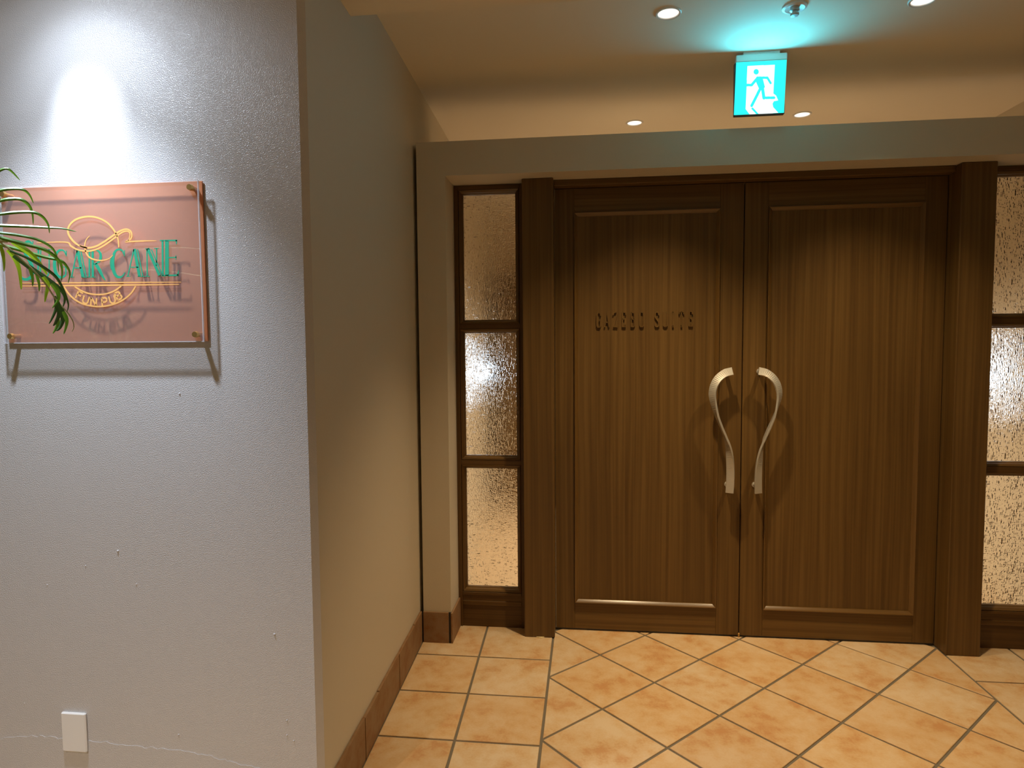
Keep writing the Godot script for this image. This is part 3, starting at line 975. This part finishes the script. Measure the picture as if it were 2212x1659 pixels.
	for s in spots:
		var st := st_new()
		var a := deg_to_rad(float(s[3]))
		for stroke in fp[s[0]]:
			var path := []
			for k in range(0, stroke.size(), 2):
				var v := Vector2((stroke[k] - 3.4) * 5.6, (stroke[k + 1] - 5.0) * 5.6).rotated(a)
				path.append(W2(s[1] + v.x, s[2] + v.y, zl))
			add_band(st, path, [0.0044, 0.0044], zl, zl + 0.0006)
		obj("letter", st, M.gold, t)

func build_outlet() -> void:
	var t := thing("wall_plate", "white plastic blank cover plate low on the grey wall under the sign", "cover plate")
	var a := lin_at(140, 1622, 2, ZN)
	var b := lin_at(188, 1539, 2, ZN)
	box("cover", M.plate, t, Vector3(a.x, a.y + 0.004, ZN), Vector3(b.x, b.y, ZN + 0.009), 0.003)
	box("mounting_frame", M.plate, t, Vector3(a.x + 0.004, a.y + 0.001, ZN), Vector3(b.x - 0.004, a.y + 0.006, ZN + 0.004))

# palm leaflets traced in the close look at the sign's left end (origin 0,350; 4.15 times)
func build_palm() -> void:
	var t := thing("potted_palm", "green potted palm whose arching fronds hang before the copper sign", "palm")
	var base := Vector3(-1.62, 0.0, 1.62)
	var st := st_new()
	add_lathe(st, base, [[0.0, 0.0], [0.13, 0.0], [0.15, 0.02], [0.185, 0.32], [0.195, 0.33], [0.195, 0.36], [0.175, 0.36], [0.17, 0.32]], 36)
	obj("pot", st, M.pot, t)
	st = st_new()
	add_lathe(st, base, [[0.172, 0.325], [0.0, 0.33]], 24)
	obj("soil", st, M.soil, t)
	var crown := Vector3(-1.52, 1.60, 1.52)
	st = st_new()
	var stem := smooth_path([base + Vector3(0, 0.32, 0), base + Vector3(0.01, 0.8, -0.04), Vector3(-1.57, 1.22, 1.56), crown], 5)
	for i in stem.size() - 1:
		add_rod(st, stem[i], stem[i + 1], lerpf(0.013, 0.007, float(i) / stem.size()), lerpf(0.013, 0.007, float(i + 1) / stem.size()), 10)
	obj("stem", st, M.rachis, t)
	var tones := [M.leaf, M.leaf_dark, M.leaf_pale]
	var L := [
		[0, 26, [-60, 120, 0, 72, 60, 58, 110, 90, 180, 165]],
		[0, 30, [-130, 300, 0, 252, 100, 238, 200, 245, 260, 290, 300, 370]],
		[0, 34, [-130, 390, 0, 345, 90, 328, 190, 335, 260, 390, 290, 470, 297, 560]],
		[0, 32, [-130, 490, 0, 465, 150, 448, 300, 450, 380, 490, 430, 560, 443, 640]],
		[0, 32, [-130, 560, 0, 566, 200, 574, 400, 585, 560, 595, 685, 625]],
		[0, 28, [-110, 610, 0, 632, 150, 652, 330, 692, 460, 765, 510, 860, 525, 990]],
		[0, 36, [-90, 655, 0, 676, 200, 728, 400, 785, 520, 875, 555, 960, 550, 1070]],
		[0, 32, [-70, 712, 0, 738, 200, 792, 400, 850, 540, 882, 600, 940, 625, 1000, 610, 1085]],
		[2, 30, [0, 740, 22, 820, 34, 900, 35, 985]],
		[2, 38, [66, 788, 128, 860, 168, 960, 184, 1080, 190, 1145]],
		[2, 46, [110, 715, 250, 805, 350, 905, 425, 1015]],
		[1, 24, [90, 795, 250, 862, 400, 950, 500, 1030, 560, 1130, 600, 1230, 612, 1290, 600, 1345]],
		[1, 44, [120, 840, 300, 968, 450, 1070, 550, 1150, 580, 1220, 562, 1305]],
		[0, 26, [262, 950, 290, 1040, 291, 1115]],
		[0, 24, [322, 1000, 348, 1090, 350, 1162]],
		[2, 38, [385, 1030, 425, 1100, 412, 1180, 400, 1258]],
		[0, 40, [460, 1090, 508, 1150, 520, 1230, 466, 1312]],
		[1, 30, [490, 1200, 502, 1300, 470, 1390, 438, 1452]],
		[1, 40, [515, 1250, 528, 1350, 500, 1430, 476, 1470]],
		[1, 46, [540, 1290, 562, 1390, 535, 1480, 500, 1515]],
		[0, 32, [515, 1390, 512, 1460, 472, 1540]],
		[0, 34, [566, 1340, 597, 1430, 570, 1545]],
	]
	var k := 0
	for lf in L:
		k += 1
		var pts := []
		var c: Array = lf[2]
		for i in range(0, c.size(), 2):
			var zz: float = 1.40 - 0.00012 * c[i] + 0.014 * ((k * 7) % 5 - 2)
			var w := lin_at(c[i] / 4.15, 350.0 + c[i + 1] / 4.15, 2, zz)
			pts.append(w)
		var path := smooth_path(pts, 5)
		st = st_new()
		var n := path.size()
		for i in n - 1:
			var q := []
			for j in [i, i + 1]:
				var d: Vector3 = (path[mini(j + 1, n - 1)] - path[maxi(j - 1, 0)]).normalized()
				var sd := d.cross(Vector3(0.25, 0.35, 0.9).normalized()).normalized()
				var u := float(j) / (n - 1)
				var w: float = lf[1] / 4.15 * 0.00090 * 0.66 * minf(1.0, 0.55 + 1.6 * u) * pow(1.0 - u, 0.55) + 0.0002
				var up := d.cross(sd).normalized()
				if up.z < 0:
					up = -up
				q.append([path[j] + sd * w - up * w * 0.35, path[j], path[j] - sd * w - up * w * 0.35])
			quad(st, q[0][0], q[0][1], q[1][1], q[1][0], Vector3.BACK)
			quad(st, q[0][1], q[0][2], q[1][2], q[1][1], Vector3.BACK)
		obj("leaflet", st, tones[lf[0]], t)
	# the midribs that carry them, back to the crown outside the frame
	var ribs := [[-60, 690, 0, 716, 100, 792, 270, 940, 400, 1082, 500, 1230, 600, 1342, 650, 1420, 662, 1480, 645, 1520], [-130, 250, -130, 560, -110, 610, -60, 700]]
	for r in ribs.size():
		var pts := []
		if r == 0:
			pts = [crown, crown + Vector3(0.14, 0.05, -0.06)]
		else:
			pts = [crown, crown + Vector3(0.1, 0.12, -0.04)]
		var c: Array = ribs[r]
		for i in range(0, c.size(), 2):
			pts.append(lin_at(c[i] / 4.15, 350.0 + c[i + 1] / 4.15, 2, 1.405 - 0.00012 * c[i]))
		var path := smooth_path(pts, 4)
		st = st_new()
		for i in path.size() - 1:
			var u := float(i) / path.size()
			add_rod(st, path[i], path[i + 1], lerpf(0.0034, 0.0006, u), lerpf(0.0034, 0.0006, u + 1.0 / path.size()), 6)
		obj("midrib", st, M.rachis, t)
	# the rest of the plant, left of the sign
	for f in 7:
		var yaw := deg_to_rad(100.0 + 27.0 * f)
		var out := Vector3(cos(yaw), 0, -sin(yaw) * 0.6)
		var rise := 0.22 + 0.09 * ((f * 5) % 4)
		var foot := Vector3(-1.585, 1.05 + 0.05 * (f % 3), 1.575)
		var rib := smooth_path([base + Vector3(0.02 * cos(yaw), 0.33, 0.02 * sin(yaw)), foot, foot + out * 0.16 + Vector3.UP * rise, foot + out * 0.36 + Vector3.UP * (rise + 0.05), foot + out * 0.52 + Vector3.UP * (rise - 0.14)], 6)
		st = st_new()
		var rn := rib.size()
		for i in rn - 1:
			add_rod(st, rib[i], rib[i + 1], lerpf(0.006, 0.0012, float(i) / rn), lerpf(0.006, 0.0012, float(i + 1) / rn), 6)
		obj("midrib", st, M.rachis, t)
		for i in range(int(rn * 0.5), rn):
			var d: Vector3 = (rib[mini(i + 1, rn - 1)] - rib[i - 1]).normalized()
			var sd := d.cross(Vector3.UP).normalized()
			for side in [-1.0, 1.0]:
				st = st_new()
				var ln := 0.20 * (1.0 - 0.4 * absf(2.0 * i / rn - 1.4))
				var lp := smooth_path([rib[i], rib[i] + (d * 0.5 + sd * side * 0.8 + Vector3.UP * 0.15) * ln * 0.5, rib[i] + (d * 0.75 + sd * side - Vector3.UP * 0.35) * ln], 4)
				for j in lp.size() - 1:
					var q := []
					for e in [j, j + 1]:
						var u := float(e) / (lp.size() - 1)
						var ld: Vector3 = (lp[mini(e + 1, lp.size() - 1)] - lp[maxi(e - 1, 0)]).normalized()
						var wv := ld.cross(Vector3.UP).normalized() * 0.0055 * pow(1.0 - u, 0.5) * minf(1.0, 0.4 + 2.0 * u)
						q.append([lp[e] + wv, lp[e] - wv])
					quad(st, q[0][0], q[0][1], q[1][1], q[1][0], Vector3.UP)
				obj("leaflet", st, tones[(f + i) % 2], t)

func build_suite() -> void:  # invented lamps, added so the figured panes catch cool glints
	for a in [[left_x(-1.7), -1.7, 1.0, "tall cool white wall lamp on the suite's left wall, added to put glints in the textured glass"], [2.33, -1.05, -1.0, "tall cool white wall lamp on the suite's right wall, added to put glints in the textured glass"]]:
		var t := thing("added_wall_lamp", a[3], "added wall lamp")
		var x: float = a[0]
		var s: float = a[2]
		box("back_plate", M.white, t, Vector3(minf(x, x + s * 0.02), 0.95, a[1] - 0.07), Vector3(maxf(x, x + s * 0.02), 1.45, a[1] + 0.07), 0.004)
		var g := mat(Color(0.9, 0.95, 1.0), 0.4)
		g.emission_enabled = true
		g.emission = Color(0.80, 0.90, 1.0)
		g.emission_energy_multiplier = 2.4
		box("lamp_glass", g, t, Vector3(minf(x + s * 0.02, x + s * 0.055), 0.98, a[1] - 0.022), Vector3(maxf(x + s * 0.02, x + s * 0.055), 1.42, a[1] + 0.022), 0.008)
		var l := OmniLight3D.new()
		l.name = "added_wall_lamp_light"
		add_child(l, true)
		l.position = Vector3(x + s * 0.12, 1.2, a[1])
		l.light_color = Color(0.80, 0.90, 1.0)
		l.light_energy = 0.015
		l.omni_range = 8.0
		l.omni_attenuation = 2.0
		l.light_size = 0.06
		l.shadow_enabled = true

func build_cabinet() -> void:  # invented piece, added as a dark backdrop for the figured panes
	var t := thing("added_cabinet", "tall dark wooden cabinet added in the suite to darken the view through the left textured glass", "cabinet")
	var lo := Vector3(-0.56, 0.0, -3.19)
	box("body", M.frame_v, t, lo, Vector3(0.30, 1.92, -2.80), 0.003)
	box("cornice", M.frame_h, t, Vector3(-0.58, 1.92, -3.19), Vector3(0.32, 1.96, -2.77), 0.004)
	for k in 2:
		var x := -0.55 + k * 0.425
		var d := box("cabinet_door", M.door_p1, t, Vector3(x, 0.08, -2.80), Vector3(x + 0.42, 1.88, -2.78), 0.003)
		var st := st_new()
		var kx := x + (0.39 if k == 0 else 0.03)
		add_rod(st, Vector3(kx, 1.0, -2.78), Vector3(kx, 1.0, -2.755), 0.008, 0.014, 14)
		obj("knob", st, M.brass, d)

func _ready() -> void:
	var cam := Camera3D.new()
	cam.name = "camera"
	cam.fov = 61.3239
	cam.near = 0.02
	cam.transform = Transform3D(Basis(CX, CY, CZ).orthonormalized(), EYE)
	cam.current = true
	add_child(cam)
	var we := WorldEnvironment.new()
	we.name = "environment"
	var env := Environment.new()
	env.background_mode = Environment.BG_COLOR
	env.background_color = Color.BLACK
	env.tonemap_mode = Environment.TONE_MAPPER_LINEAR
	env.tonemap_exposure = 1.08
	env.sdfgi_enabled = true
	env.ssao_enabled = true
	env.ssil_enabled = true
	we.environment = env
	add_child(we)
	make_materials()
	build_shell()
	build_doors()
	build_trim()
	build_side_window("window_1", "narrow wooden side window of three figured panes beside the left pier", false)
	build_side_window("window_2", "narrow wooden side window of three figured panes right of the doors", true)
	downlight("small round downlight in the ceiling before the lettered door", 0.4526, CEIL, 0.136, 3.1, 42.0, WARM, Color(1.0, 0.97, 0.92))
	downlight("small round downlight in the ceiling before the plain door", 1.33, CEIL, 0.112, 2.3, 42.0, WARM, Color(1.0, 0.97, 0.92))
	downlight("small round downlight above the suite, behind the lettered door", 0.4157, CEIL, -1.032, 4.4, 55.0, SUITE, Color(1.0, 0.97, 0.92))
	downlight("small round downlight above the suite, behind the plain door", 1.2822, CEIL, -1.023, 3.4, 55.0, SUITE, Color(1.0, 0.97, 0.92))
	# the cool spot that washes the sign: a wide spill and a tight core from one lamp
	downlight("adjustable cool white spot in the low ceiling over the copper sign", -1.18, LOW, 1.28, 2.8, 42.0, COOL, Color(0.9, 0.95, 1.0), Vector3(0, -1, -0.02), "", 90.0)
	spot("sign_spot_flood", Vector3(-1.18, LOW - 0.012, 1.28), Vector3(-1.18, LOW - 1.0, 0.53), 38.0, 1.0, 0.28, COOL, 0.03)
	spot("sign_spot_spill", Vector3(-1.18, LOW - 0.012, 1.28), Vector3(-1.18, LOW - 1.0, 0.98), 80.0, 1.0, 0.20, COOL, 0.03)
	spot("sign_spot_core", Vector3(-1.18, LOW - 0.012, 1.28), Vector3(-1.195, 2.0, ZN), 14.0, 0.8, 1.1, COOL, 0.03)
	downlight("added unseen fill downlight in the low lobby ceiling facing the sign wall", -1.3, LOW, 2.9, 4.0, 64.0, Color(1.0, 0.94, 0.87), Color(1.0, 0.97, 0.92))  # unseen lamp added behind the viewer as fill for the sign wall
	downlight("added unseen fill downlight in the low lobby ceiling facing the doors", 1.4, LOW, 3.2, 1.4, 64.0, WARM, Color(1.0, 0.97, 0.92))  # unseen lamp added as weak fill on doors and floor
	for x in [0.4157, 1.2822]:  # extra unseen lamps, added to make the panes brighter
		downlight("small round downlight added deep in the suite to brighten the panes, hidden behind the %s door" % ("lettered" if x < 1.0 else "plain"), x, CEIL, -2.2, 3.4 if x < 1.0 else 2.4, 58.0, SUITE, Color(1.0, 0.97, 0.92))
	build_exit_sign()
	build_sprinkler()
	build_sign()
	build_outlet()
	build_palm()
	build_suite()
	build_cabinet()
